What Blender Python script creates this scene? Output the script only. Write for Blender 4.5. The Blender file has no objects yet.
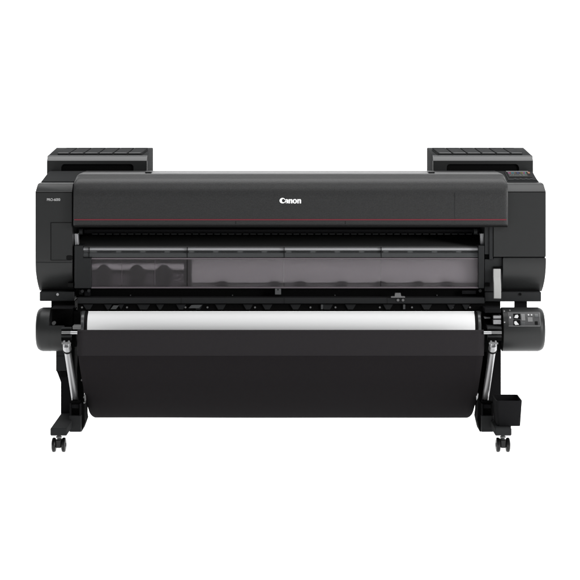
import bpy, bmesh, math, random
from mathutils import Vector, Matrix
random.seed(7)
SC = bpy.context.scene
COL = SC.collection
R = math.radians

# ------------------------------------------------------------------ camera / light / exposure
D0 = 7.8            # camera stands 7.8 m in front of the cover fronts (y = 0)
S = .0039           # metres per photo pixel at y = 0
HC = 362 * S * (D0 - .2) / D0     # camera height: casters stand on z = 0
def X(px, y=0.0): return (px - 290) * S * (D0 + y) / D0
def Z(py, y=0.0): return HC - (py - 90) * S * (D0 + y) / D0

cd = bpy.data.cameras.new('camera'); cam = bpy.data.objects.new('camera', cd); COL.objects.link(cam)
cam.location = (0, -D0, HC); cam.rotation_euler = (R(90), 0, 0)
cd.sensor_width = 36; cd.lens = 36 * D0 / (580 * S)
cd.shift_y = -200 / 580; cd.clip_start = .1; cd.clip_end = 200
SC.camera = cam
SC.render.engine = 'CYCLES'
SC.view_settings.view_transform = 'Standard'; SC.view_settings.look = 'None'
SC.view_settings.exposure = 0; SC.view_settings.gamma = 1
SC.cycles.max_bounces = 8; SC.cycles.transparent_max_bounces = 12
SC.cycles.sample_clamp_indirect = 8

w = bpy.data.worlds.new('World'); SC.world = w; w.use_nodes = True
w.node_tree.nodes['Background'].inputs[0].default_value = (.9, .95, 1, 1)
w.node_tree.nodes['Background'].inputs[1].default_value = .15

def area(name, loc, target, sx, sy, power, col=(1, 1, 1)):
    l = bpy.data.lights.new(name, 'AREA'); l.shape = 'RECTANGLE'; l.size = sx; l.size_y = sy
    l.energy = power; l.color = col
    o = bpy.data.objects.new(name, l); COL.objects.link(o); o.location = loc
    d = Vector(target) - Vector(loc); o.rotation_euler = d.to_track_quat('-Z', 'Y').to_euler()
    return o
area('overhead_softbox', (.7, .5, 5.0), (.7, .5, 0), 8, 2.2, 390)
area('backdrop_softbox', (0, 2.3, 4.8), (0, 5.6, 1.0), 8, 1.5, 60)
area('top_front_softbox', (.3, -2.6, 3.6), (0, 0, .95), 3.4, .8, 50)
area('right_softbox', (4.3, -2.9, 1.9), (.4, 0, .8), 1.4, 2.6, 225)
area('left_softbox', (-5.0, -4.2, 1.6), (-.4, 0, .8), 1.0, 2.4, 12)

# ------------------------------------------------------------------ materials
def mat(name, col, rough=.45, spec=.3, metal=0, noise=0, nscale=400, bump=0, trans=0, ior=1.45, cvar=0):
    m = bpy.data.materials.new(name); m.use_nodes = True
    nt = m.node_tree; b = nt.nodes['Principled BSDF']
    b.inputs['Base Color'].default_value = (*col, 1); b.inputs['Roughness'].default_value = rough
    b.inputs['Specular IOR Level'].default_value = spec; b.inputs['Metallic'].default_value = metal
    b.inputs['Transmission Weight'].default_value = trans; b.inputs['IOR'].default_value = ior
    tc = nt.nodes.new('ShaderNodeTexCoord')
    if bump:
        n = nt.nodes.new('ShaderNodeTexNoise'); n.inputs['Scale'].default_value = nscale; n.inputs['Detail'].default_value = 3
        nt.links.new(tc.outputs['Object'], n.inputs['Vector'])
        bp = nt.nodes.new('ShaderNodeBump'); bp.inputs['Strength'].default_value = bump; bp.inputs['Distance'].default_value = .001
        nt.links.new(n.outputs['Fac'], bp.inputs['Height']); nt.links.new(bp.outputs['Normal'], b.inputs['Normal'])
    if cvar:
        n2 = nt.nodes.new('ShaderNodeTexNoise'); n2.inputs['Scale'].default_value = nscale * .8; n2.inputs['Detail'].default_value = 4
        nt.links.new(tc.outputs['Object'], n2.inputs['Vector'])
        r = nt.nodes.new('ShaderNodeMapRange'); r.inputs['To Min'].default_value = 1 - cvar; r.inputs['To Max'].default_value = 1 + cvar
        r.inputs['From Min'].default_value = .3; r.inputs['From Max'].default_value = .7
        nt.links.new(n2.outputs['Fac'], r.inputs['Value'])
        v = nt.nodes.new('ShaderNodeVectorMath'); v.operation = 'SCALE'; v.inputs[0].default_value = col
        nt.links.new(r.outputs['Result'], v.inputs['Scale']); nt.links.new(v.outputs['Vector'], b.inputs['Base Color'])
    return m
M = {}
M['cover'] = mat('charcoal_grained_plastic', (.0160, .0160, .0162), .40, .29, bump=.6, nscale=330, cvar=.24)
M['body'] = mat('charcoal_plastic', (.0145, .0149, .0149), .36, .24, bump=.06, nscale=700)
M['dark'] = mat('black_plastic', (.007, .007, .0075), .85, .04, bump=.05, nscale=500)
M['mid'] = mat('dark_grey_plastic', (.0135, .014, .0145), .55, .14, bump=.05, nscale=500)
M['matte'] = mat('matte_dark_plastic', (.016, .0165, .017), .85, .06, bump=.05, nscale=500)
M['drum'] = mat('satin_dark_plastic', (.0105, .011, .011), .42, .24, bump=.05, nscale=600)
M['bayrail'] = mat('mid_grey_rail', (.36, .355, .36), .5, .2, bump=.03, nscale=400)
M['guide'] = mat('charcoal_feed_guide', (.055, .055, .055), .5, .3, bump=.03, nscale=400)
M['black'] = mat('matt_black', (.0025, .0025, .0025), .8, .05, bump=.05, nscale=500)
M['groove'] = mat('shadow_gap_black', (.003, .003, .003), .7, .1, bump=.05, nscale=500)
M['bar'] = mat('anodised_guide_bar', (.055, .057, .058), .3, .5, metal=.3, bump=.03, nscale=300)
M['steel'] = mat('brushed_aluminium', (.30, .30, .305), .38, .5, metal=.9, bump=.05, nscale=600)
M['lever'] = mat('silver_painted_plastic', (.28, .28, .275), .38, .3, bump=.03, nscale=500)
M['grey'] = mat('grey_plastic', (.12, .12, .12), .45, .3, bump=.03, nscale=500)
M['paper'] = mat('white_coated_paper', (.66, .66, .66), .55, .2, bump=.02, nscale=900)
M['red'] = mat('red_trim', (.10, .011, .018), .4, .3, bump=.02, nscale=500)
M['white'] = mat('white_lettering', (.85, .85, .85), .5, .2, bump=.02, nscale=500)
M['text_grey'] = mat('silver_lettering', (.42, .42, .42), .5, .2, bump=.02, nscale=500)
M['cloth'] = mat('black_woven_cloth', (.0062, .0053, .0059), .9, .06, bump=.35, nscale=900, cvar=.12)
M['flap'] = mat('charcoal_woven_band', (.0135, .0122, .0132), .85, .1, bump=.35, nscale=900, cvar=.1)
M['rubber'] = mat('caster_rubber', (.005, .005, .005), .35, .3, bump=.05, nscale=400)
M['platen'] = mat('pale_grey_platen', (.33, .326, .328), .5, .2, bump=.02, nscale=300)
M['inner'] = mat('dark_mauve_grey_guide', (.045, .040, .045), .5, .25, bump=.02, nscale=300)
M['pane_edge'] = mat('smoky_pane_rim', (.10, .085, .095), .35, .3, bump=.02, nscale=300)
M['floor'] = mat('glowing_white_sweep', (.85, .85, .85), .9, .1, bump=.02, nscale=60)
_b = M['floor'].node_tree.nodes['Principled BSDF']       # glow added to the sweep to wash out the printer's shadow
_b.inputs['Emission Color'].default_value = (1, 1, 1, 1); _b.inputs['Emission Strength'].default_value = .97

def pane_mat():
    m = bpy.data.materials.new('smoky_translucent_pane'); m.use_nodes = True
    nt = m.node_tree; b = nt.nodes['Principled BSDF']
    b.inputs['Base Color'].default_value = (.12, .114, .118, 1)      # frosted film: part scatters, part lets through
    b.inputs['Roughness'].default_value = .35; b.inputs['Specular IOR Level'].default_value = .35
    tr = nt.nodes.new('ShaderNodeBsdfTransparent'); tr.inputs[0].default_value = (.95, .93, .945, 1)
    rf = nt.nodes.new('ShaderNodeBsdfRefraction'); rf.inputs['Color'].default_value = (.95, .93, .945, 1)
    rf.inputs['Roughness'].default_value = .42; rf.inputs['IOR'].default_value = 1.3
    m2 = nt.nodes.new('ShaderNodeMixShader'); m2.inputs[0].default_value = .62
    nt.links.new(tr.outputs[0], m2.inputs[1]); nt.links.new(rf.outputs[0], m2.inputs[2])
    mx = nt.nodes.new('ShaderNodeMixShader'); out = nt.nodes['Material Output']
    n = nt.nodes.new('ShaderNodeTexNoise'); n.inputs['Scale'].default_value = 60
    tc = nt.nodes.new('ShaderNodeTexCoord'); nt.links.new(tc.outputs['Object'], n.inputs['Vector'])
    r = nt.nodes.new('ShaderNodeMapRange'); r.inputs['To Min'].default_value = .13; r.inputs['To Max'].default_value = .17
    nt.links.new(n.outputs['Fac'], r.inputs['Value']); nt.links.new(r.outputs['Result'], mx.inputs[0])
    nt.links.new(m2.outputs[0], mx.inputs[1]); nt.links.new(b.outputs[0], mx.inputs[2]); nt.links.new(mx.outputs[0], out.inputs['Surface'])
    return m
M['pane'] = pane_mat()
def emis(name, col, s):
    m = bpy.data.materials.new(name); m.use_nodes = True; b = m.node_tree.nodes['Principled BSDF']
    b.inputs['Base Color'].default_value = (.01, .01, .01, 1); b.inputs['Emission Color'].default_value = (*col, 1)
    b.inputs['Emission Strength'].default_value = s; b.inputs['Specular IOR Level'].default_value = .1; b.inputs['Roughness'].default_value = .6
    return m

# ------------------------------------------------------------------ mesh helpers
def link(name, me, m, parent=None, bev=0, seg=3, smooth=True):
    o = bpy.data.objects.new(name, me); COL.objects.link(o)
    me.materials.append(m)
    if smooth:
        for p in me.polygons: p.use_smooth = True
        try: me.set_sharp_from_angle(angle=R(32))
        except Exception: pass
    if parent is not None: o.parent = parent
    if bev:
        b = o.modifiers.new('bevel', 'BEVEL'); b.width = bev; b.segments = seg; b.limit_method = 'ANGLE'
        b.angle_limit = R(32); b.harden_normals = True; b.use_clamp_overlap = True
    return o
class MB:
    """collects shapes for ONE mesh object"""
    def __init__(s): s.bm = bmesh.new()
    def wbox(s, x0, x1, y0, y1, z0, z1, mt=None):
        vs = [s.bm.verts.new(p) for p in ((x0,y0,z0),(x1,y0,z0),(x1,y1,z0),(x0,y1,z0),(x0,y0,z1),(x1,y0,z1),(x1,y1,z1),(x0,y1,z1))]
        if mt is not None:
            for v in vs: v.co = mt @ v.co
        for f in ((3,2,1,0),(4,5,6,7),(0,1,5,4),(1,2,6,5),(2,3,7,6),(3,0,4,7)): s.bm.faces.new([vs[i] for i in f])
        return s
    def box(s, px0, px1, py0, py1, y, d):
        """front face px0..px1 x py0..py1 (photo pixels) at depth y, d metres deep"""
        return s.wbox(X(px0,y), X(px1,y), y, y+d, Z(py1,y), Z(py0,y))
    def xprism(s, x0, x1, prof):
        """profile of (y, z) points extruded along x, world units"""
        a = [s.bm.verts.new((x0, p[0], p[1])) for p in prof]; b = [s.bm.verts.new((x1, p[0], p[1])) for p in prof]
        n = len(prof)
        for i in range(n):
            j = (i+1) % n; s.bm.faces.new((a[i], a[j], b[j], b[i]))
        s.bm.faces.new(list(reversed(a))); s.bm.faces.new(b)
        return s
    def fprism(s, pts, y, d):
        """outline of (px, py) points at depth y, extruded d metres back"""
        a = [s.bm.verts.new((X(p[0],y), y, Z(p[1],y))) for p in pts]; b = [s.bm.verts.new((v.co.x, y+d, v.co.z)) for v in a]
        n = len(pts)
        for i in range(n):
            j = (i+1) % n; s.bm.faces.new((a[i], a[j], b[j], b[i]))
        s.bm.faces.new(list(reversed(a))); s.bm.faces.new(b)
        return s
    def tube(s, p0, p1, r0, r1=None, n=24, cap=True):
        p0 = Vector(p0); p1 = Vector(p1); r1 = r0 if r1 is None else r1
        q = (p1-p0).to_track_quat('Z', 'Y'); L = (p1-p0).length
        A = [s.bm.verts.new(p0 + q @ Vector((r0*math.cos(t), r0*math.sin(t), 0))) for t in [2*math.pi*i/n for i in range(n)]]
        B = [s.bm.verts.new(p0 + q @ Vector((r1*math.cos(t), r1*math.sin(t), L))) for t in [2*math.pi*i/n for i in range(n)]]
        for i in range(n):
            j = (i+1) % n; s.bm.faces.new((A[i], A[j], B[j], B[i]))
        if cap: s.bm.faces.new(list(reversed(A))); s.bm.faces.new(B)
        return s
    def ell(s, c, rx, ry, rz):
        mt = Matrix.Translation(c) @ Matrix.Diagonal((rx, ry, rz, 1))
        bmesh.ops.create_uvsphere(s.bm, u_segments=20, v_segments=12, radius=1, matrix=mt); return s
    def mirror(s):
        for v in s.bm.verts: v.co.x = -v.co.x
        return s
    def build(s, name, m, parent=None, bev=0, seg=3, smooth=True):
        bmesh.ops.recalc_face_normals(s.bm, faces=s.bm.faces)
        me = bpy.data.meshes.new(name); s.bm.to_mesh(me); s.bm.free()
        return link(name, me, m, parent, bev, seg, smooth)
def yz(prof): return [(y, Z(py, y)) for y, py in prof]
def tag(o, label=None, cat=None, group=None, kind=None):
    if label: o['label'] = label
    if cat: o['category'] = cat
    if group: o['group'] = group
    if kind: o['kind'] = kind
    return o
def curve_mesh(name, splines, fill_extr, m, parent, mt):
    """closed 2D outlines -> flat solid lettering mesh, placed by matrix"""
    cu = bpy.data.curves.new(name, 'CURVE'); cu.dimensions = '2D'; cu.fill_mode = 'BOTH'; cu.extrude = fill_extr
    for pts in splines:
        sp = cu.splines.new('POLY'); sp.points.add(len(pts)-1); sp.use_cyclic_u = True
        for i, p in enumerate(pts): sp.points[i].co = (p[0], p[1], 0, 1)
    t = bpy.data.objects.new('tmp', cu); me = bpy.data.meshes.new_from_object(t); bpy.data.objects.remove(t)
    me.transform(mt); me.name = name
    return link(name, me, m, parent, smooth=False)
def text_mesh(name, body, size, m, parent, mt, extr=.0006, sx=1, bold=0):
    cu = bpy.data.curves.new(name, 'FONT'); cu.body = body; cu.size = size; cu.extrude = extr; cu.align_x = 'LEFT'; cu.offset = bold
    t = bpy.data.objects.new('tmp', cu); me = bpy.data.meshes.new_from_object(t); bpy.data.objects.remove(t)
    me.transform(mt @ Matrix.Diagonal((sx, 1, 1, 1))); me.name = name
    return link(name, me, m, parent, smooth=False)
FRONT = Matrix.Rotation(R(90), 4, 'X')       # text plane facing the camera side (-y)

# ------------------------------------------------------------------ setting: white studio sweep
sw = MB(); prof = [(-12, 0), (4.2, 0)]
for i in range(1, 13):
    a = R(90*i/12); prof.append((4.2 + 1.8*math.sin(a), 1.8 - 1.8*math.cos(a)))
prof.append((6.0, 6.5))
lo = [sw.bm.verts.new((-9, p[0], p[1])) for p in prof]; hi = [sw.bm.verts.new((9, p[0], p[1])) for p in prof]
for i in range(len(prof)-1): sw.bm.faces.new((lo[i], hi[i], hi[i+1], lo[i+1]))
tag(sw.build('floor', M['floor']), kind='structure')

# ------------------------------------------------------------------ the printer
P = bpy.data.objects.new('wide_format_printer', None); COL.objects.link(P); P.location = (0, 0, 0)
tag(P, 'wide black floor-standing roll printer on a stand with casters, red stripe across its cover', 'printer')

# hidden core and cavity walls
MB().box(56, 524, 178, 297, .30, .32).build('chassis', M['black'], P)

# --- side covers
def taper(mb, sgn, zt, zb):
    for v in mb.bm.verts:
        outer = v.co.x * sgn > abs(X(290 + 225, 0)) - .02
        if outer:
            if v.co.z < Z(270): v.co.x -= sgn * .007 * ((Z(270) - v.co.z) / (Z(270) - Z(291)))**1.6
            if v.co.z > Z(187): v.co.x -= sgn * .012 * min(1, (v.co.z - Z(187)) / (Z(181) - Z(187)))
    return mb
prof_side = [(.34, 181.2), (.10, 182.0), (.06, 182.6), (.037, 183.5), (.029, 184.5), (.0025, 191.3), (0, 192.0), (0, 225), (0, 258), (.003, 265), (.010, 272), (.022, 279), (.040, 285), (.062, 290), (.075, 291), (.62, 291), (.62, 181)]
mb = MB().xprism(X(35.3), X(72.4), yz(prof_side)); taper(mb, -1, 0, 0)
lc = mb.build('side_cover', M['body'], P, bev=.004)
tag(lc, 'end cover with the small model lettering and an inset door')
mb = MB().xprism(X(493.4), X(546), yz([p if p[0] == 0 or p[1] < 200 else p for p in prof_side if p[1] < 258.5 and p[0] < .5] + [(0, 257.2), (.62, 257.2), (.62, 181)][0:])) if False else \
     MB().xprism(X(493.4), X(546), yz([(.34, 181.2), (.10, 182.0), (.06, 182.6), (.037, 183.5), (.029, 184.5), (.0025, 191.3), (0, 192.0), (0, 225), (0, 256.9), (.62, 256.9), (.62, 181)]))
taper(mb, 1, 0, 0)
rc = mb.build('side_cover', M['body'], P, bev=.003)
tag(rc, 'tall plain end cover below the control screen')
mb = MB().xprism(X(502.6), X(546), yz([(-.004, 257.9), (-.004, 262), (-.001, 268), (.007, 275), (.020, 281), (.038, 287), (.062, 291.3), (.60, 291.3), (.60, 257.9)])); taper(mb, 1, 0, 0)
mb.build('lower_cover', M['body'], P, bev=.003)
MB().box(503.2, 545, 256.5, 258.3, .006, .3).build('cover_seam', M['groove'], P)
# seams on the bevelled shoulders
MB().box(36.2, 72.3, 192.0, 192.7, -.0008, .01).build('seam_line', M['groove'], lc)
MB().box(508.2, 545.2, 191.6, 192.3, -.0008, .01).build('seam_line', M['groove'], rc)
# access door
MB().box(50.6, 71.8, 222.3, 260.4, -.0012, .01).build('door_gap', M['groove'], lc)
d = MB().fprism([(51.2, 222.9), (71.6, 222.9), (71.6, 255.4), (67.0, 255.4), (67.0, 259.8), (51.2, 259.8)], -.0026, .01).build('access_door', M['body'], lc, bev=.0008)
MB().box(66.3, 72.3, 256.0, 259.4, -.0034, .01).build('door_latch', M['groove'], lc)
MB().box(67.6, 73.0, 283.2, 287.0, -.001, .06).build('latch_slot', M['groove'], lc)
MB().box(36.4, 72.2, 262.3, 262.8, -.0004, .006).build('seam_line', M['mid'], lc)

# model lettering on the left cover
mt = Matrix.Translation((X(47.0), -.0008, Z(200.9))) @ FRONT
tm = text_mesh('model_lettering', 'PRO-6000', 1, M['text_grey'], lc, Matrix.Identity(4), 0)
me = tm.data; xs = [v.co.x for v in me.vertices]; ys = [v.co.y for v in me.vertices]
w0, h0 = max(xs)-min(xs), max(ys)-min(ys); kx = (X(60.2)-X(47))/w0; ky = (Z(198.4)-Z(201.0))/h0
me.transform(mt @ Matrix.Diagonal((kx, ky, 1, 1)) @ Matrix.Translation((-min(xs), -min(ys), 0)))

# --- sloped shoulder blocks behind the side covers
for sgn in (-1, 1):
    mb = MB()
    xo, xi = abs(X(40.8, .06)), abs(X(80, .06))
    mb.xprism(xi, xo, yz([(.07, 182.6), (.072, 181.2), (.235, 172.2), (.26, 171.3), (.60, 169.0), (.60, 182.6)]))
    for v in mb.bm.verts:
        if v.co.x > xo - .001 and v.co.z > Z(176, .2): v.co.x -= .008
    if sgn < 0: mb.mirror()
    sb = mb.build('shoulder_block', M['matte'], P, bev=.005)
    if sgn > 0: panel_block = sb
# control panel lies on the right slope
ya, yb = .072, .235; za, zb = Z(181.2, ya), Z(172.2, yb)
sl = Vector((0, yb-ya, zb-za)).normalized(); nrm = Vector((0, -sl.z, sl.y)); 
PM = Matrix(((1, 0, 0, 0), (0, sl.y, nrm.y, ya), (0, sl.z, nrm.z, za), (0, 0, 0, 1)))   # (x, along slope, out of slope)
SL = Vector((0, yb-ya, zb-za)).length
cp = MB().wbox(X(507.6, .1), X(536.6, .1), .004, SL*.97, -.006, .004, PM).build('control_panel', M['matte'], P, bev=.002)
MB().wbox(X(509.0, .12), X(532.2, .12), SL*.27, SL*.93, .004, .0062, PM).build('screen_bezel', M['groove'], cp)
MB().wbox(X(509.6, .12), X(528.6, .12), SL*.36, SL*.84, .0062, .0068, PM).build('screen', emis('screen_glow', (.010, .013, .012), 1.0), cp)
MB().wbox(X(508.8, .12), X(531.0, .12), SL*.86, SL*.93, .0062, .0075, PM).build('screen_edge', M['grey'], cp)
cols = [(.5,.10,.35), (.55,.02,.05), (.0,.3,.33), (.0,.26,.3), (.3,.12,.06), (.03,.03,.03), (.02,.05,.35), (.02,.02,.06), (.2,.17,.02), (.35,.30,.0), (.5,.03,.42), (.0,.42,.30)]
for i, c in enumerate(cols):
    x = X(509.9 + i*1.53, .13)
    MB().wbox(x, x+.0040, SL*.66, SL*.80, .0068, .0073, PM).build('ink_level_tile', emis('ink_tile', tuple(v*.55 for v in c), 1.0), cp)
mb = MB()
for i in range(11):
    h = random.uniform(.08, .22); x = X(510.6 + i*1.6, .13)
    mb.wbox(x, x+random.uniform(.002, .005), SL*(.42), SL*(.42+h), .0068, .0072, PM)
mb.build('screen_text', emis('screen_text_glow', (.10, .11, .10), 1.0), cp)
MB().wbox(X(529.9, .12), X(532.0, .12), SL*.68, SL*.82, .0062, .0080, PM).build('home_icon', emis('amber_icon', (.35, .17, .10), 1.0), cp)
for px in (513.5, 519, 524.5, 530):
    MB().wbox(X(px, .1), X(px+2.6, .1), SL*.10, SL*.17, .004, .0065, PM).build('button', M['mid'], cp, bev=.001)

# --- long top cover
prof_top = [(.29, 170.7), (.10, 173.0), (.045, 174.0), (.038, 174.9), (.034, 175.8), (.014, 177.3), (-.004, 180.2), (-.016, 184.0), (-.024, 188.0), (-.028, 192), (-.029, 197), (-.030, 224.0), (-.024, 225.4), (.00, 225.8), (.29, 225.8)]
X0, X1 = X(73.3, -.03), X(508, -.03)
bm = bmesh.new(); pts = yz(prof_top); rings = []
zt, zr = Z(174.3, .03), Z(184, -.016)
stations = [(0, 0), (.001, .2), (.003, .42), (.0065, .68), (.012, .9), (.020, 1.0)]
def ring(xf, k):
    out = []
    for (y, z) in pts:
        zz = z; yy = y
        if z > zr: zz = zr + (z - zr) * (.30 + .70*k)
        yy = y + ((.003*(1-k)) if y < .05 and z > Z(224) - .001 else 0)
        out.append(bm.verts.new((xf, yy, zz)))
    return out
for dx, k in stations: rings.append(ring(X0+dx, k))
for i in range(1, 24): rings.append(ring(X0+.020 + (X1-X0-.040)*i/24, 1))
for dx, k in reversed(stations): rings.append(ring(X1-dx, k))
for a, b in zip(rings[:-1], rings[1:]):
    for i in range(len(a)):
        j = (i+1) % len(a); bm.faces.new((a[i], a[j], b[j], b[i]))
bm.faces.new(rings[0]); bm.faces.new(list(reversed(rings[-1])))
bmesh.ops.recalc_face_normals(bm, faces=bm.faces)
me = bpy.data.meshes.new('top_cover'); bm.to_mesh(me); bm.free()
tc = link('top_cover', me, M['cover'], P)
MB().box(74.2, 506.6, 219.1, 220.3, -.0312, .004).build('red_stripe', M['red'], tc)
for px in (235.5, 345): MB().box(px, px+.5, 221, 224, -.0306, .004).build('seam_line', M['groove'], tc)
MB().box(454.6, 454.9, 193, 224, -.0303, .004).build('seam_line', M['mid'], tc)
for px in (145.0, 428.6):
    yv = .085; MB().wbox(X(px, yv), X(px+6.2, yv), yv, yv+.07, Z(173.2, yv), Z(173.2, yv)+.006).build('cover_catch', M['mid'], tc, bev=.002)
MB().box(74, 507.4, 225.5, 227.2, -.02, .05).build('cover_lip', M['groove'], tc)

# brand lettering, drawn as heavy high-contrast letters
def arc(cx, cy, rx, ry, a0, a1, n=20): return [(cx+rx*math.cos(R(a0+(a1-a0)*i/n)), cy+ry*math.sin(R(a0+(a1-a0)*i/n))) for i in range(n+1)]
L = []
L.append(arc(.62, .62, .62, .62, 38, 322) + arc(.80, .62, .33, .40, 300, 60) + [(1.02, .80), (1.16, .86)])        # C
L.append([(1.00, .02)] + [(1.24, .0), (1.42, .09), (1.44, .0), (1.82, .0), (1.82, .62)] + arc(1.50, .62, .32, .27, 10, 160, 10) + [(1.14, .62), (1.20, .56), (1.38, .62), (1.50, .70), (1.50, .50), (1.20, .44), (1.02, .32), (.96, .14)])  # a
L.append(arc(1.40, .24, .10, .13, 0, 360, 12))
def nn(x): return [(x, 0), (x+.28, 0), (x+.28, .62), (x+.40, .72), (x+.49, .62), (x+.49, 0), (x+.78, 0), (x+.78, .66), (x+.70, .86), (x+.52, .90), (x+.30, .78), (x+.30, .88), (x, .88)]
L.append(nn(1.90))
L.append(arc(3.18, .44, .46, .47, 0, 360, 28)); L.append(arc(3.18, .44, .165, .33, 0, 360, 16))
L.append(nn(3.70))
wl = 4.48
k = (X(301.0)-X(279.6))/wl; kz = (Z(197.5)-Z(202.9))/1.24
# 'a' and 'o' counters stay open through the even-odd fill
curve_mesh('brand_lettering', [[(px*k, py*kz*(1 if i == 0 else 1.08)) for px, py in s] for i, s in enumerate(L)], .0006, M['white'], tc,
           Matrix.Translation((X(279.6), -.0312, Z(202.9))) @ FRONT)

# --- ink tank units on top, left and right
def ink_unit(sgn):
    yf, dp = .30, .36
    xa, xb = abs(X(46.7, yf)), abs(X(147.0, yf))   # outer, inner
    def B(mb): return mb if sgn > 0 else mb.mirror()
    mb = MB().xprism(xb, xa, [(yf+.012, Z(176, yf)), (yf+.012, Z(160.4, yf)), (yf+.020, Z(157.2, yf+.02)), (yf+.032, Z(155.8, yf+.03)), (yf+dp-.02, Z(147.6, yf+dp)), (yf+dp, Z(148.2, yf+dp)), (yf+dp, Z(176, yf))])
    body = B(mb).build('ink_tank_unit', M['matte'], P, bev=.001)
    # face with the handle recess cut out of its lower edge
    o = [(46.7, 175), (46.7, 161), (47.4, 159.2), (50, 156.2)]
    pts = [(46.9, 175), (46.9, 160.8), (147.0, 160.8), (147.0, 175), (133.4, 175), (133.4, 168)] + \
          [(133.4-3.2+3.2*math.cos(R(a)), 167.4-3.2*math.sin(R(a))) for a in (20, 45, 70, 90)] + \
          [(64.6-3.2*math.sin(R(a)), 167.4-3.2*math.cos(R(a))) for a in (0, 20, 45, 70)] + [(61.0, 168), (61.0, 175)]
    mb = MB().fprism(pts, yf, .0115)
    if sgn > 0: mb.mirror()
    mb.build('face_panel', M['body'], body, bev=.001)
    mb = MB().box(60, 134.4, 163, 175, yf+.0085, .004)
    if sgn > 0: mb.mirror()
    mb.build('handle_recess', M['black'], body)
    # chamfer strip, its highlight put into a lighter colour
    mb = MB().xprism(xb+.001, xa-.001, [(yf, Z(160.75, yf)), (yf+.0135, Z(157.1, yf)), (yf+.018, Z(156.3, yf)), (yf+.028, Z(155.5, yf)), (yf+.035, Z(156.6, yf)), (yf+.012, Z(160.7, yf))])
    B(mb).build('face_bevel', M['lit_edge'], body, bev=.0)
    # six lids on the slope
    y0, z0 = yf+.032, Z(155.8, yf+.03); y1, z1 = yf+dp-.02, Z(147.6, yf+dp)
    s = Vector((0, y1-y0, z1-z0)); LL = s.length; s.normalize(); nn_ = Vector((0, -s.z, s.y))
    T = Matrix(((1, 0, 0, 0), (0, s.y, nn_.y, y0), (0, s.z, nn_.z, z0), (0, 0, 0, 1)))
    MB_ = MB(); edges = [56.5, 69.0, 83.6, 98.2, 112.8, 127.4, 141.5]
    for i in range(6):
        a = abs(X(edges[i]+.7, yf+.05)); b = abs(X(edges[i+1]-.7, yf+.05))
        mb = MB(); t0, t1 = LL*.10, LL*.80; sh = .008
        lo_ = [(b, t0), (a, t0), (a-sh-.004, t1), (b-sh-.004, t1)]
        bot = [mb.bm.verts.new(T @ Vector((p[0], p[1], 0))) for p in lo_]
        top = [mb.bm.verts.new(T @ Vector((p[0], p[1]+(.004 if j < 2 else 0), .0075))) for j, p in enumerate(lo_)]
        for q in range(4):
            r_ = (q+1) % 4; mb.bm.faces.new((bot[q], bot[r_], top[r_], top[q]))
        mb.bm.faces.new(top); mb.bm.faces.new(list(reversed(bot)))
        B(mb).build('tank_lid', M['matte'], body, bev=.0012)
        mb = MB(); q = [(b+.002, t0-.0012), (a-.002, t0-.0012), (a-.002, t0+.006), (b+.002, t0+.006)]      # lid's front edge, its highlight added as a lighter strip
        lo2 = [mb.bm.verts.new(T @ Vector((u, v, .0045))) for u, v in q]; hi2 = [mb.bm.verts.new(T @ Vector((u, v, .0085))) for u, v in q]
        for z in range(4):
            r_ = (z+1) % 4; mb.bm.faces.new((lo2[z], lo2[r_], hi2[r_], hi2[z]))
        mb.bm.faces.new(hi2); mb.bm.faces.new(list(reversed(lo2)))
        B(mb).build('lid_edge_highlight', M['lit_edge'], body)
    mb = MB()
    for i in range(1, 7):     # the dark gaps between lids
        a = abs(X(edges[i]+.55, yf+.05)); b = abs(X(edges[i]-.55, yf+.05)); sh = .012
        q = [(b, LL*.06), (a, LL*.06), (a-sh, LL*.62), (b-sh, LL*.62)]
        lo_ = [mb.bm.verts.new(T @ Vector((u, v, .0))) for u, v in q]; hi_ = [mb.bm.verts.new(T @ Vector((u, v, .003))) for u, v in q]
        for z in range(4):
            r_ = (z+1) % 4; mb.bm.faces.new((lo_[z], lo_[r_], hi_[r_], hi_[z]))
        mb.bm.faces.new(hi_)
    B(mb).build('lid_gap', M['black'], body)
    return body
M['panel'] = mat('button_panel_plastic', (.036, .036, .037), .4, .28, bump=.04, nscale=600)
M['highlight_arm'] = mat('bright_highlight_and_arm', (.42, .42, .43), .35, .5, metal=.5, bump=.03, nscale=400)  # light grey of the hinge arms, also the highlight drawn on the guide bar
M['lit_edge'] = mat('lit_edge_charcoal', (.032, .0325, .033), .36, .42, bump=.04, nscale=600)  # charcoal lightened so bevels and lid edges look lit
tag(ink_unit(-1), 'ink tank housing above the end cover with the model lettering')
tag(ink_unit(1), 'ink tank housing beside the control screen')

# --- opening under the cover
MB().box(74.6, 484, 226.5, 300, .26, .03).build('cavity_back', M['black'], P)
MB().xprism(X(80, .2), X(481, .2), [(.255, Z(236, .25)), (.05, Z(246.5, .05)), (.05, Z(250, .05)), (.255, Z(250, .25))]).build('slope_guide', M['guide'], P, bev=.002)
rl = MB().box(84, 480, 229.5, 233.5, .12, .03).build('cutter_rail', M['dark'], P, bev=.002)
mb = MB(); x = 92.0
while x < 476:
    mb.box(x, x+5.4, 233.6, 234.6, .105, .02); x += 7.2
mb.build('rail_teeth', M['matte'], P)
for px in (80.3, 473):
    MB().tube((X(px, .1), .06, Z(231, .08)), (X(px+3.2, .1), .06, Z(231, .08)), .012).build('rail_end_gear', M['mid'], P)
for px in (74.2, 480.2):
    MB().fprism([(px, 233.5), (px+3.6, 233.5), (px+4.2, 245.5), (px+.6, 245.5)], .06, .04).build('cover_hinge_arm', M['highlight_arm'], P, bev=.002)

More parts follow.
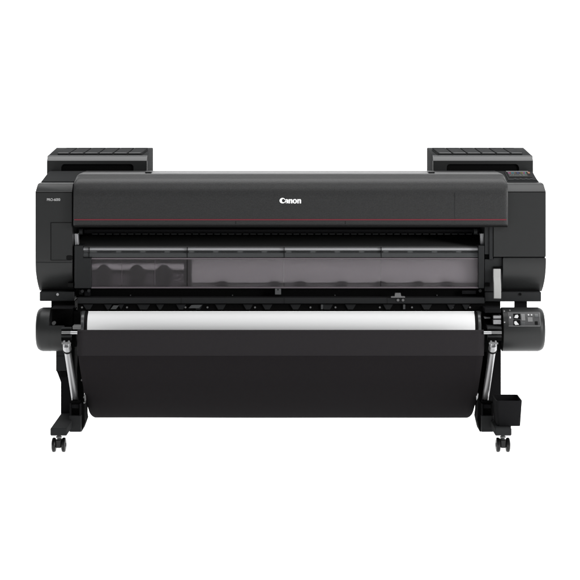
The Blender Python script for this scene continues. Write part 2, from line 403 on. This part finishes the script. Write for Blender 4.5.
bar = MB().xprism(X(83, .03), X(479.2, .03), yz([(.07, 247.5), (.045, 247.6), (.034, 248.2), (.026, 250.4), (.030, 251.0), (.030, 252.6), (.022, 253.2), (.020, 257.0), (.026, 257.6), (.07, 257.6)])).build('guide_bar', M['bar'], P, bev=.001)
MB().xprism(X(83.4, .03), X(478.8, .03), yz([(.040, 247.4), (.030, 248.3), (.0245, 250.3), (.030, 250.6), (.045, 248.4)])).build('bar_highlight', M['highlight_arm'], bar)  # bright strip standing in for the highlight along the bar's top
for px in (88.7, 187.0, 284.0, 381.0):
    MB().box(px, px+.55, 247.2, 257.7, .0185, .02).build('bar_joint', M['groove'], bar)
x = 97.0; mb = MB()
while x < 470:
    mb.box(x, x+19, 251.3, 252.2, .0285, .01); x += 24.3
mb.build('bar_slots', M['mid'], bar)

# --- front window cover
fc = MB().fprism([(74.2, 245.6), (82.8, 245.6), (82.8, 257.8), (91.2, 257.8), (91.2, 288.4), (74.2, 288.4)], .004, .12).build('front_cover', M['mid'], P, bev=.003)
MB().box(478.4, 484.3, 245.6, 288.4, .004, .12).build('cover_end', M['mid'], fc, bev=.002)
MB().box(91.2, 478.4, 257.9, 259.5, .020, .03).build('window_rim', M['pane_edge'], fc, bev=.001)
MB().box(91.2, 478.4, 286.9, 288.4, .012, .03).build('window_rim', M['pane_edge'], fc, bev=.001)
cuts = [91.2, 187.2, 284.0, 380.8, 478.4]
for i in range(4):
    MB().box(cuts[i]+.15, cuts[i+1]-.35, 259.4, 286.9, .018, .004).build('window_pane', M['pane'], fc, bev=.0008)
MB().box(190.0, 190.5, 259.4, 288, .030, .01).build('pane_rib', M['inner'], fc)
# what shows through the window: platen, its shelf, pinch rollers; an ink-maintenance bay at the left
pl = MB().box(191.2, 478.2, 258, 283.0, .052, .02).build('platen', M['platen'], P, bev=.003)
MB().xprism(X(191.2, .044), X(478.2, .044), yz([(.070, 283.0), (.044, 284.6), (.044, 288), (.070, 288)])).build('platen_shelf', M['grey'], pl)
for px in (222, 275, 300, 342, 381, 418, 447):
    MB().ell((X(px, .036), .038, Z(284.0, .036)), .024, .011, .011).build('pinch_roller', M['groove'], pl)
MB().box(91.0, 191.2, 258, 288, .14, .02).build('bay_back', M['mid'], P)
MB().tube((X(91, .05), .055, Z(266.6, .05)), (X(184, .05), .055, Z(266.6, .05)), .0145).build('bay_rail', M['bayrail'], P)
MB().box(184.2, 190.6, 258, 288, .045, .08).build('bay_wall', M['black'], P)
for px in (104, 137, 164):
    MB().ell((X(px, .045), .043, Z(275.8, .045)), .034, .018, .044).build('bay_roller', M['groove'], P)
MB().box(91.2, 184.2, 273.6, 287, .046, .03).build('bay_tray', M['inner'], P, bev=.004)

for px in (121.6, 154.8): MB().box(px, px+.35, 260, 286, .0165, .004).build('pane_rib', M['pane_edge'], fc)
# right side plates and release lever
MB().box(484.6, 492.0, 226.8, 254.4, .010, .2).build('side_plate', M['mid'], P, bev=.002)
MB().box(489.3, 493.0, 226.8, 259.6, .004, .2).build('side_plate', M['mid'], P, bev=.0015)
MB().fprism([(484.6, 259.2), (493.4, 259.2), (493.4, 257.6), (502.0, 257.6), (502.0, 291.5), (484.6, 291.5)], .010, .2).build('side_plate', M['mid'], P, bev=.002)
for a, b, c, d_, y_ in ((484.8, 489.0, 254.4, 258.6, .02), (484.8, 489.8, 282.8, 286.6, .004), (493.4, 502.2, 266.6, 270, .004)): MB().box(a, b, c, d_, y_, .02).build('plate_notch', M['black'], P)
lv = MB().xprism(X(493.6, -.03), X(500.9, -.03), yz([(.0, 268.8), (-.022, 268.8), (-.024, 270), (-.022, 277), (-.036, 284), (-.040, 291), (-.040, 298.4), (-.026, 298.8), (-.024, 291), (-.018, 284), (.0, 277)])).build('release_lever', M['lever'], P, bev=.0018)
tag(lv, 'silver paper release lever')

# --- underside rails
MB().box(76, 484, 288.4, 297.6, .045, .25).build('lower_recess', M['black'], P)
dr = MB().box(77.4, 484.5, 297.8, 303.6, -.012, .10).build('lower_rail', M['mid'], P, bev=.0018)
for px in (181, 284, 387): MB().box(px, px+.4, 297.9, 303.5, -.0126, .01).build('seam_line', M['groove'], dr)
br = MB().box(77.6, 486, 303.8, 311.4, .004, .06).build('bracket_strip', M['black'], P)
for a, b in ((83, 93), (104, 112), (118, 124), (137, 150), (156, 164), (176, 186), (193, 203), (215.0, 226), (243, 253), (262, 272.5), (290, 301), (321, 333), (345, 356), (383, 393), (421, 432), (447, 455), (462, 470)):
    MB().fprism([(a, 304.3), (b, 304.3), (b-3, 309.6), (a+3, 309.6)], -.002, .008).build('stiffener_plate', M['matte'], br, bev=.0008)
for px in (82, 90, 127, 185.5, 207.5, 255, 310.5, 335.5, 379.8, 412, 452.5, 470):
    MB().tube((X(px), -.001, Z(307.4)), (X(px), .01, Z(307.4)), .0036, n=14).build('screw', M['grey'], br)
for a, b, c, d_ in ((110.5, 119, 305.4, 309.2), (188.5, 202, 305.0, 308.2), (321.0, 323.0, 304.6, 309.2), (403.2, 405.2, 304.6, 309.2)):
    MB().fprism([(a+(3 if b-a > 8 else 0), c), (b, c), (b-(3 if b-a > 8 else 0), d_), (a, d_)], -.004, .006).build('bracket_tab', M['bar'], br)
MB().box(275.0, 281.0, 288.6, 294.6, .006, .03).build('front_catch', M['bar'], P, bev=.001)
MB().box(277.5, 278.5, 289.0, 290.4, .004, .01).build('catch_hole', M['black'], P)
MB().fprism([(391, 297.8), (391, 296.6), (394.6, 296.4), (395.2, 293.2), (400.6, 293.2), (401.2, 296.4), (405, 296.6), (405, 297.8)], -.02, .02).build('paper_stop', M['grey'], P, bev=.0008)
for px in (397.8, 402.8):
    MB().tube((X(px), -.016, Z(299.7)), (X(px), .0, Z(299.7)), .0052, n=16).build('stop_knob', M['grey'], P)
for px in (130.5, 232.5, 335, 437): MB().tube((X(px, .04), .040, Z(295.3, .04)), (X(px, .04), .05, Z(295.3, .04)), .0018, n=10).build('screw', M['grey'], P)
for a, b, c, d_ in ((79, 82.5, 289.8, 294.5), (84.5, 90, 290.5, 296), (462, 476, 290.5, 294)): MB().box(a, b, c, d_, .02, .02).build('hinge_block', M['dark'], P, bev=.001)
for px, py in ((82, 291.5), (88.5, 291), (480.5, 291)): MB().tube((X(px), .008, Z(py)), (X(px), .02, Z(py)), .006, n=16).build('hinge_pin', M['mid'], P)

# shoulders and necks carrying the printer
sh = MB().box(39.6, 74.2, 291.8, 301.2, .016, .50).build('mounting_block', M['mid'], P, bev=.003)
MB().tube((X(57.2), .012, Z(294.8)), (X(57.2), .02, Z(294.8)), .0052, n=20).build('screw', M['steel'], sh)
sh = MB().box(484.8, 541.2, 291.9, 301.6, .016, .50).build('mounting_block', M['mid'], P, bev=.003)
MB().tube((X(520.6), .012, Z(294.6)), (X(520.6), .02, Z(294.6)), .0052, n=20).build('screw', M['black'], sh)
MB().box(51.2, 74.8, 301.2, 327, .03, .3).build('neck', M['black'], P)
MB().box(515.4, 527.0, 301.5, 312, .03, .04).build('neck', M['dark'], P)
MB().box(484.8, 500.4, 301.5, 352, .03, .3).build('neck', M['black'], P)

# --- roll unit: cylindrical end housings
RC, YC = 22.0*S*.99, -.035
ZC = Z(329.2, YC)
def housing(x_out, x_in, a0, a1, name, m, cap=True):
    """part of a drum: angle 0 = straight up, positive towards the viewer"""
    sg = 1 if x_out > x_in else -1
    st = [(0.0, .80), (.004, .90), (.012, .965), (.022, 1.0)]
    bm = bmesh.new(); N = 40; prev = None
    xs_ = [(x_out - sg*dx, k) for dx, k in st] + [(x_in, 1.0)]
    full = a1 - a0 >= 359
    for x, k in xs_:
        rg = [bm.verts.new((x, YC - RC*k*math.sin(R(a0+(a1-a0)*i/N)), ZC + RC*k*math.cos(R(a0+(a1-a0)*i/N)))) for i in range(N+(0 if full else 1))]
        if prev:
            for i in range(len(rg)-(0 if full else 1)):
                j = (i+1) % len(rg); bm.faces.new((prev[i], prev[j], rg[j], rg[i]))
            if not full: bm.faces.new((prev[-1], prev[0], rg[0], rg[-1]))
        else: bm.faces.new(rg)
        prev = rg
    bm.faces.new(list(reversed(prev)))
    bmesh.ops.recalc_face_normals(bm, faces=bm.faces)
    me = bpy.data.meshes.new(name); bm.to_mesh(me); bm.free()
    return link(name, me, m, P)
hl = housing(X(37.6, YC), X(51.4, YC), 0, 360, 'drive_housing', M['drum'])
aa = math.degrees(math.acos((Z(325, -.1)-ZC)/RC))
bm = MB()
N = 30
arcp = [(YC - RC*.995*math.sin(R(aa + (250-aa)*i/N)), ZC + RC*.995*math.cos(R(aa + (250-aa)*i/N))) for i in range(N+1)]
bm.xprism(X(51.3, YC), X(66.5, YC), arcp).build('housing_lower_half', M['drum'], hl)
MB().box(51.6, 72.6, 308.4, 325.4, -.01, .05).build('housing_recess', M['black'], hl)
MB().box(51.5, 72.5, 308.0, 308.9, -.10, .09).build('recess_lip', M['dark'], hl)
MB().tube((X(53.6, -.06), -.06, Z(323.3, -.06)), (X(53.6, -.06), -.04, Z(323.3, -.06)), .007, n=16).build('recess_screw', M['grey'], hl)
hr = housing(X(543.2, YC), X(501.6, YC), 0, 360, 'drive_housing', M['drum'])
# the button panel wraps the right drum
def on_drum(px0, px1, py0, py1, h, h0=-.002):
    """small plate following the drum surface"""
    mb = MB(); n = 6
    def ang(py):
        y = YC
        for _ in range(6):
            z = Z(py, y); c = max(-1, min(1, (z-ZC)/RC)); y = YC - RC*math.sqrt(max(0, 1-c*c))
        return math.acos(c)
    a0, a1 = ang(py0), ang(py1); ym = YC - RC*math.sin((a0+a1)/2)
    prof = []
    for i in range(n+1):
        a = a0+(a1-a0)*i/n; prof.append((YC-(RC+h)*math.sin(a), ZC+(RC+h)*math.cos(a)))
    for i in range(n, -1, -1):
        a = a0+(a1-a0)*i/n; prof.append((YC-(RC+h0)*math.sin(a), ZC+(RC+h0)*math.cos(a)))
    return mb.xprism(X(px0, ym), X(px1, ym), prof)
bp = on_drum(508.4, 540.6, 312.2, 326.4, .0008).build('button_panel', M['panel'], hr)
on_drum(508.6, 540.4, 325.8, 326.4, .0018).build('panel_edge', M['grey'], bp)
on_drum(539.6, 540.1, 313, 325.5, .0018).build('panel_edge', M['grey'], bp)
on_drum(513.4, 520.4, 314.0, 319.4, .0018).build('icon_tile', M['black'], bp)
on_drum(513.4, 520.4, 320.2, 325.6, .0018).build('icon_tile', M['black'], bp)
for (q, nm) in (([(514.2, 317.8), (515.2, 315.2), (517.6, 314.6), (518.6, 316.4), (517.6, 318.2), (515.4, 318.0)], 'a'), ([(514.4, 321.4), (516.2, 321.0), (517.4, 322.6), (519.0, 324.6), (515.4, 325.0), (514.2, 323.4)], 'b')):
    mb = MB(); vs = []
    for px, py in q:
        y = YC
        for _ in range(6):
            c = (Z(py, y)-ZC)/RC; y = YC - (RC+.0040)*math.sqrt(1-c*c)
        vs.append(mb.bm.verts.new((X(px, y), y, Z(py, y))))
    f = mb.bm.faces.new(vs); r = bmesh.ops.extrude_face_region(mb.bm, geom=[f])
    for v in r['geom']:
        if isinstance(v, bmesh.types.BMVert): v.co.y += .0012
    mb.build('roll_icon', M['text_grey'], bp, smooth=False)
on_drum(521.2, 525.0, 314.2, 320.6, .0022).build('rocker_key', M['grey'], bp, bev=.0006)
on_drum(521.2, 525.0, 321.8, 325.4, .0022).build('rocker_key', M['bar'], bp, bev=.0006)
for a, b, c, d_ in ((527.8, 529.2, 314.5, 315.7), (530.8, 532.2, 314.5, 315.7), (509.5, 510.9, 316.8, 318.6)): on_drum(a, b, c, d_, .002).build('indicator_mark', M['text_grey'], bp)
on_drum(527.6, 532.6, 317.4, 321.8, .0022).build('round_key', M['grey'], bp, bev=.001)
on_drum(534.6, 538.2, 314.4, 317.6, .0022).build('key', M['bar'], bp, bev=.001)
on_drum(534.8, 537.8, 321.4, 324.8, .0022).build('key', M['groove'], bp, bev=.001)
for a, b in ((509.2, 309.8), (503.6, 310.6), (503.9, 321.8)): on_drum(a, a+1.3, b, b+1.2, .001).build('alignment_mark', M['steel'], hr)
# clamp parts between drum and roll, right
MB().box(484.6, 501.2, 308.4, 313.0, -.09, .1).build('clamp_top', M['dark'], hr, bev=.003)
MB().box(484.0, 501.2, 313, 327, -.02, .05).build('clamp_recess', M['black'], hr)
MB().box(493.2, 501.2, 315.6, 318.6, -.085, .05).build('clamp_band', M['steel'], hr, bev=.001); MB().box(493.2, 501.2, 319.8, 324.2, -.09, .05).build('clamp_band', M['steel'], hr, bev=.001)
MB().box(484.6, 490.4, 317.2, 318.6, -.06, .03).build('clamp_pin', M['grey'], hr)
MB().box(487, 501.6, 325.6, 328.6, -.085, .05).build('clamp_foot', M['mid'], hr, bev=.001)

# --- stand: legs, feet
YL = .10
lg = MB().fprism([(56.0, 347), (66.5, 344), (74.5, 344), (74.5, 419), (60.8, 419), (60.8, 382), (56.8, 371.4), (56.0, 371)], YL, .38).build('leg', M['dark'], P, bev=.003)
MB().box(56.2, 66.2, 347.4, 371.0, -.0, .09).build('leg_bracket', M['matte'], lg, bev=.003)
MB().box(56.2, 66.2, 355.8, 356.3, -.0008, .09).build('seam_line', M['groove'], lg)
MB().box(60.4, 66.4, 371.5, 377, .085, .02).build('leg_rib', M['black'], lg)
lg2 = MB().fprism([(486.5, 344), (501.0, 344), (501.0, 428), (486.5, 428)], YL, .38).build('leg', M['dark'], P, bev=.003)
MB().fprism([(480, 350), (486, 350), (486, 412), (475.8, 412), (476.4, 395), (478.6, 375)], .14, .03).build('side_bracket', M['black'], P)
MB().fprism([(97.4+482.6-482.6-19, 340), (82, 340), (82.5, 372), (84.0, 412), (78, 412), (77, 372)], .14, .03).build('side_bracket', M['black'], P)
def foot(pa, pb, inner):
    y0 = -.25
    f = MB().box(pa, pb, 428.2, 435.8, y0, .82).build('foot', M['matte'], P, bev=.004)
    return f
f1 = foot(50.3, 66.8, 1); f2 = foot(495.2, 511.6, -1)
# socket boxes inboard of the feet
for pts, nm, tb, sp in (([(69.4, 432.0), (69.4, 415.6), (81.0, 415.6), (81.0, 432.0)], -1, (69.2, 83.6), 84.6),
                    ([(481.4, 432.0), (481.4, 415.6), (493.4, 415.6), (493.4, 432.0)], 1, (481, 495), 477.2)):
    g = MB().fprism(pts, -.07, .16).build('rod_socket', M['mid'], P, bev=.003)
    a = min(p[0] for p in pts); b = max(p[0] for p in pts)
    MB().box(a+.3, b-.3, 401, 415.8, -.045, .02).build('socket_back', M['black'], g)
    for u in (a+.2, b-1.6): MB().box(u, u+1.4, 404, 416, -.068, .05).build('socket_cheek', M['dark'], g, bev=.001)
    MB().box(a+1.8, b-1.8, 404.5, 408.5, -.06, .03).build('socket_collar', M['dark'], g, bev=.003)
    if nm < 0: MB().fprism([(80.8, 404), (84.6, 398), (84.6, 418), (85.2, 422), (81.6, 431.6), (80.8, 431.6)], -.04, .12).build('socket_flank', M['black'], g)
    else: MB().fprism([(481.6, 404), (477.8, 398), (477.8, 413), (477.0, 420), (479.8, 431.6), (481.6, 431.6)], -.04, .12).build('socket_flank', M['black'], g)
for px, py in ((82.3, 379.5), (84.6, 396.5), (84.9, 402.0)):
    MB().tube((X(px, -.03), -.05, Z(py, -.03)), (X(px, -.03), -.02, Z(py, -.03)), .0035, n=10).build('screw', M['grey'], P)
MB().fprism([(476.6, 393.2), (478.6, 393.6), (478.0, 398), (476.6, 400.6), (476.2, 396.6)], -.05, .02).build('strap_clip', M['steel'], P, bev=.001)
MB().fprism([(84.2, 394.6), (85.4, 394.6), (85.6, 401.2), (84.4, 401.2)], -.06, .02).build('strap_clip', M['grey'], P, bev=.001)

# accessory bin on the right foot: open tray
def bin_():
    bm = bmesh.new()
    def rect(z, xa, xb, ya, yb, r=.012, n=4):
        out = []
        for cx, cy, a0 in ((xb-r, yb-r, 0), (xa+r, yb-r, 90), (xa+r, ya+r, 180), (xb-r, ya+r, 270)):
            for i in range(n+1):
                a = R(a0+90*i/n); out.append(bm.verts.new((cx+r*math.cos(a), cy+r*math.sin(a), z)))
        return out
    yf = -.215
    xa, xb = X(496.0, yf), X(522.3, yf); zt = Z(401.0, yf); zb = Z(426.4, yf)
    o_b = rect(zb, xa+.006, xb-.006, yf+.006, yf+.14); o_t = rect(zt, xa, xb, yf, yf+.165)
    i_t = rect(zt, xa+.004, xb-.004, yf+.004, yf+.161, .010); i_b = rect(zb+.006, xa+.009, xb-.009, yf+.010, yf+.135, .008)
    for a, b in ((o_b, o_t), (o_t, i_t), (i_t, i_b)):
        for i in range(len(a)):
            j = (i+1) % len(a); bm.faces.new((a[i], a[j], b[j], b[i]))
    bm.faces.new(list(reversed(o_b))); bm.faces.new(i_b)
    bmesh.ops.recalc_face_normals(bm, faces=bm.faces)
    me = bpy.data.meshes.new('accessory_bin'); bm.to_mesh(me); bm.free()
    return link('accessory_bin', me, M['dark'], P)
bn = bin_(); tag(bn, 'open black accessory bin above the foot')
MB().box(500, 511, 426.2, 428.4, -.19, .1).build('bin_mount', M['dark'], bn)

# casters
def caster(px, y):
    cx = X(px, -.2)
    root = MB()
    root.tube((cx, y, .052), (cx, y, Z(435.0, -.25)), .008)
    root.wbox(cx-.0105, cx+.0105, y-.020, y+.020, .018, .050)
    c = root.build('caster', M['rubber'], P, bev=.004)
    for s in (-1, 1):
        w_ = MB(); a = cx + s*.0105; b = cx + s*.0265
        prof = [(0, .019), (.0015, .0245), (.005, .0272), (.0115, .0275), (.0145, .025), (.016, .018)]
        for (d0, r0), (d1, r1) in zip(prof[:-1], prof[1:]):
            w_.tube((cx+s*(.0105+d0), y, .0275), (cx+s*(.0105+d1), y, .0275), r0, r1, n=32, cap=False)
        w_.tube((cx+s*.0105, y, .0275), (cx+s*.0262, y, .0275), .0183, n=32)
        bmesh.ops.remove_doubles(w_.bm, verts=w_.bm.verts, dist=1e-5)
        wh = w_.build('wheel', M['rubber'], c)
        MB().tube((cx+s*.026, y, .0275), (cx+s*.028, y, .0275), .008, n=20).build('wheel_cap', M['mid'], wh)
    MB().tube((cx, y, Z(437.6, -.2)), (cx, y, Z(436.2, -.2)), .011, n=20).build('stem_collar', M['grey'], c)
for px in (58.9, 502.9):
    caster(px, -.2); caster(px, .50)

# --- catch basket: cloth hanging from a front bar, arms on both sides
YB = -.30
path = [(YB+.004, 330.4), (YB-.001, 331.6), (YB-.002, 334), (YB, 340), (YB+.002, 348), (YB+.004, 355.8)]
path2 = [(YB+.007, 355.8), (YB+.035, 362), (YB+.085, 371), (YB+.14, 380), (YB+.205, 390), (YB+.27, 398), (YB+.34, 405.5), (YB+.41, 411.5), (YB+.47, 415.6), (YB+.52, 417.6), (YB+.57, 417.9), (YB+.62, 415.5), (YB+.68, 405), (YB+.70, 385), (YB+.69, 350), (YB+.66, 318)]
def sheet(name, path, xl, xr, m, parent, th=.0015, wav=0, corner=0):
    bm = bmesh.new(); rows = []; n = 60
    pts = [(y, Z(py, y)) for y, py in path]
    # smooth the path
    for _ in range(2):
        q = [pts[0]]
        for a, b in zip(pts[:-1], pts[1:]): q += [(.75*a[0]+.25*b[0], .75*a[1]+.25*b[1]), (.25*a[0]+.75*b[0], .25*a[1]+.75*b[1])]
        q.append(pts[-1]); pts = q
    zlo = min(p[1] for p in pts)
    for (y, z) in pts:
        row = []
        for i in range(n+1):
            ins = corner*max(0, 1-(z-zlo)/.05)**2 if z < zlo+.05 else 0
            t = i/n; x = (xl+ins)+(xr-xl-2*ins)*t
            e = wav*(math.sin(t*5.1+1.3)*.6+math.sin(t*11+.4)*.4)
            row.append(bm.verts.new((x, y+e*min(1, (pts[0][1]-z)/.2), z)))
        rows.append(row)
    for a, b in zip(rows[:-1], rows[1:]):
        for i in range(n): bm.faces.new((a[i], a[i+1], b[i+1], b[i]))
    bmesh.ops.recalc_face_normals(bm, faces=bm.faces)
    me = bpy.data.meshes.new(name); bm.to_mesh(me); bm.free()
    o = link(name, me, m, parent); s = o.modifiers.new('thickness', 'SOLIDIFY'); s.thickness = th
    return o
xl, xr = X(77.2, YB), X(484.0, YB)
cb = sheet('catch_cloth', path2, xl+.003, xr-.003, M['cloth'], P, wav=.004, corner=.015)
sheet('cloth_band', path, xl, xr, M['flap'], cb)
MB().tube((xl, YB+.006, Z(331.3, YB)), (xr, YB+.006, Z(331.3, YB)), .0048, n=16).build('front_bar', M['flap'], cb)
def arm(sgn):
    px = 66.8 if sgn < 0 else 513.4-21
    pt = Vector((X(66.6, YB) if sgn < 0 else X(493.2, YB), YB+.0, 0))
    xt = pt.x; top = Vector((xt, YB, Z(344.5, YB))); bot = Vector((X(75.2, 0) if sgn < 0 else X(484.9, 0), -.0, Z(401.5, 0)))
    d = (bot-top).normalized()
    rod = MB().tube(top + d*.036, bot, .0128).build('support_arm', M['steel'], P)
    MB().tube(top + d*.002, top + d*.032, .0142, .0158).build('arm_sleeve', M['steel'], rod, bev=.002)
    MB().tube(top + d*.032, top + d*.042, .0170).build('arm_ring', M['groove'], rod, bev=.002)
    MB().tube(bot - d*.006, bot + d*.03, .0150).build('arm_socket', M['groove'], rod, bev=.002)
    for s in (-1, 1):
        mb = MB(); q = d.to_track_quat('Z', 'Y').to_matrix().to_4x4(); q.translation = top
        mb.wbox(s*.0085-.004, s*.0085+.004, -.010, .010, -.014, .006, q); mb.build('clevis_cheek', M['steel'], rod, bev=.003)
    MB().tube((xt-.017, YB-.012, top.z+.006), (xt+.017, YB-.012, top.z+.006), .0035, n=12).build('clevis_pin', M['grey'], rod)
    MB().wbox(xt-.013, xt+.013, YB+.012, YB+.03, top.z-.01, Z(337.6, YB)).build('clevis_block', M['black'], rod)
    a, b = (61.2, 71.0) if sgn < 0 else (488.2, 501.6)
    MB().box(a, b, 327.6, 329.2, YB+.01, .02).build('bracket_plate', M['mid'], rod, bev=.001); MB().box(a, b, 335.4, 337.4, YB+.01, .02).build('bracket_plate', M['mid'], rod, bev=.001)
    MB().box(a, b, 327.8, 341, YB+.022, .03).build('bracket_back', M['black'], rod)
    y = YB-.004
    MB().tube((X(a+.4, y), y, Z(332.6, y)), (X(b, y), y, Z(332.6, y)), .0055).build('pivot_barrel', M['grey_mid'], rod)
    a2, b2 = (70.4, 77.4) if sgn < 0 else (483.6, 491.4)
    MB().tube((X(a2, y), y, Z(332.7, y)), (X(b2, y), y, Z(332.7, y)), .0060).build('pivot_pin', M['steel'], rod, bev=.001)
    return rod
M['grey_mid'] = mat('dark_zinc', (.10, .10, .10), .4, .4, metal=.4, bump=.02, nscale=500)
arm(-1); arm(1)
MB().box(72.6, 80.4, 325.8, 329.4, -.12, .05).build('spindle_support', M['grey'], P, bev=.002)
MB().box(58, 76, 308.6, 347, .035, .05).build('end_plate', M['black'], P)
MB().box(73.6, 80.4, 311.4, 331, .0, .05).build('end_plate', M['black'], P)
MB().box(481.2, 485.6, 311.4, 331, .0, .05).build('end_plate', M['black'], P)

# ------------------------------------------------------------------ the paper roll, carried by the printer
YR = -.03; RR = .0590
ZR = Z(311.7, YR) - RR
roll = bpy.data.objects.new('paper_roll', None); COL.objects.link(roll); roll.location = (0, YR, ZR)
tag(roll, 'long white paper roll loaded across the printer front above the black catch cloth', 'paper roll')
def loc_(o):
    for v in o.data.vertices: v.co -= Vector((0, YR, ZR))
    return o
loc_(MB().tube((X(87.0, YR-RR), YR, ZR), (X(475.2, YR-RR), YR, ZR), RR, n=96).build('paper', M['paper'], roll, bev=.001))
for a, b, r, k in ((83.8, 86.6, RR+.0018, 'groove'), (80.6, 83.8, RR+.0030, 'bar'), (475.7, 478.2, RR+.0012, 'groove'), (478.2, 481.2, RR+.003, 'bar')):
    loc_(MB().tube((X(a, YR-RR), YR, ZR), (X(b, YR-RR), YR, ZR), r, n=64).build('roll_flange', M[k], roll, bev=.0015))
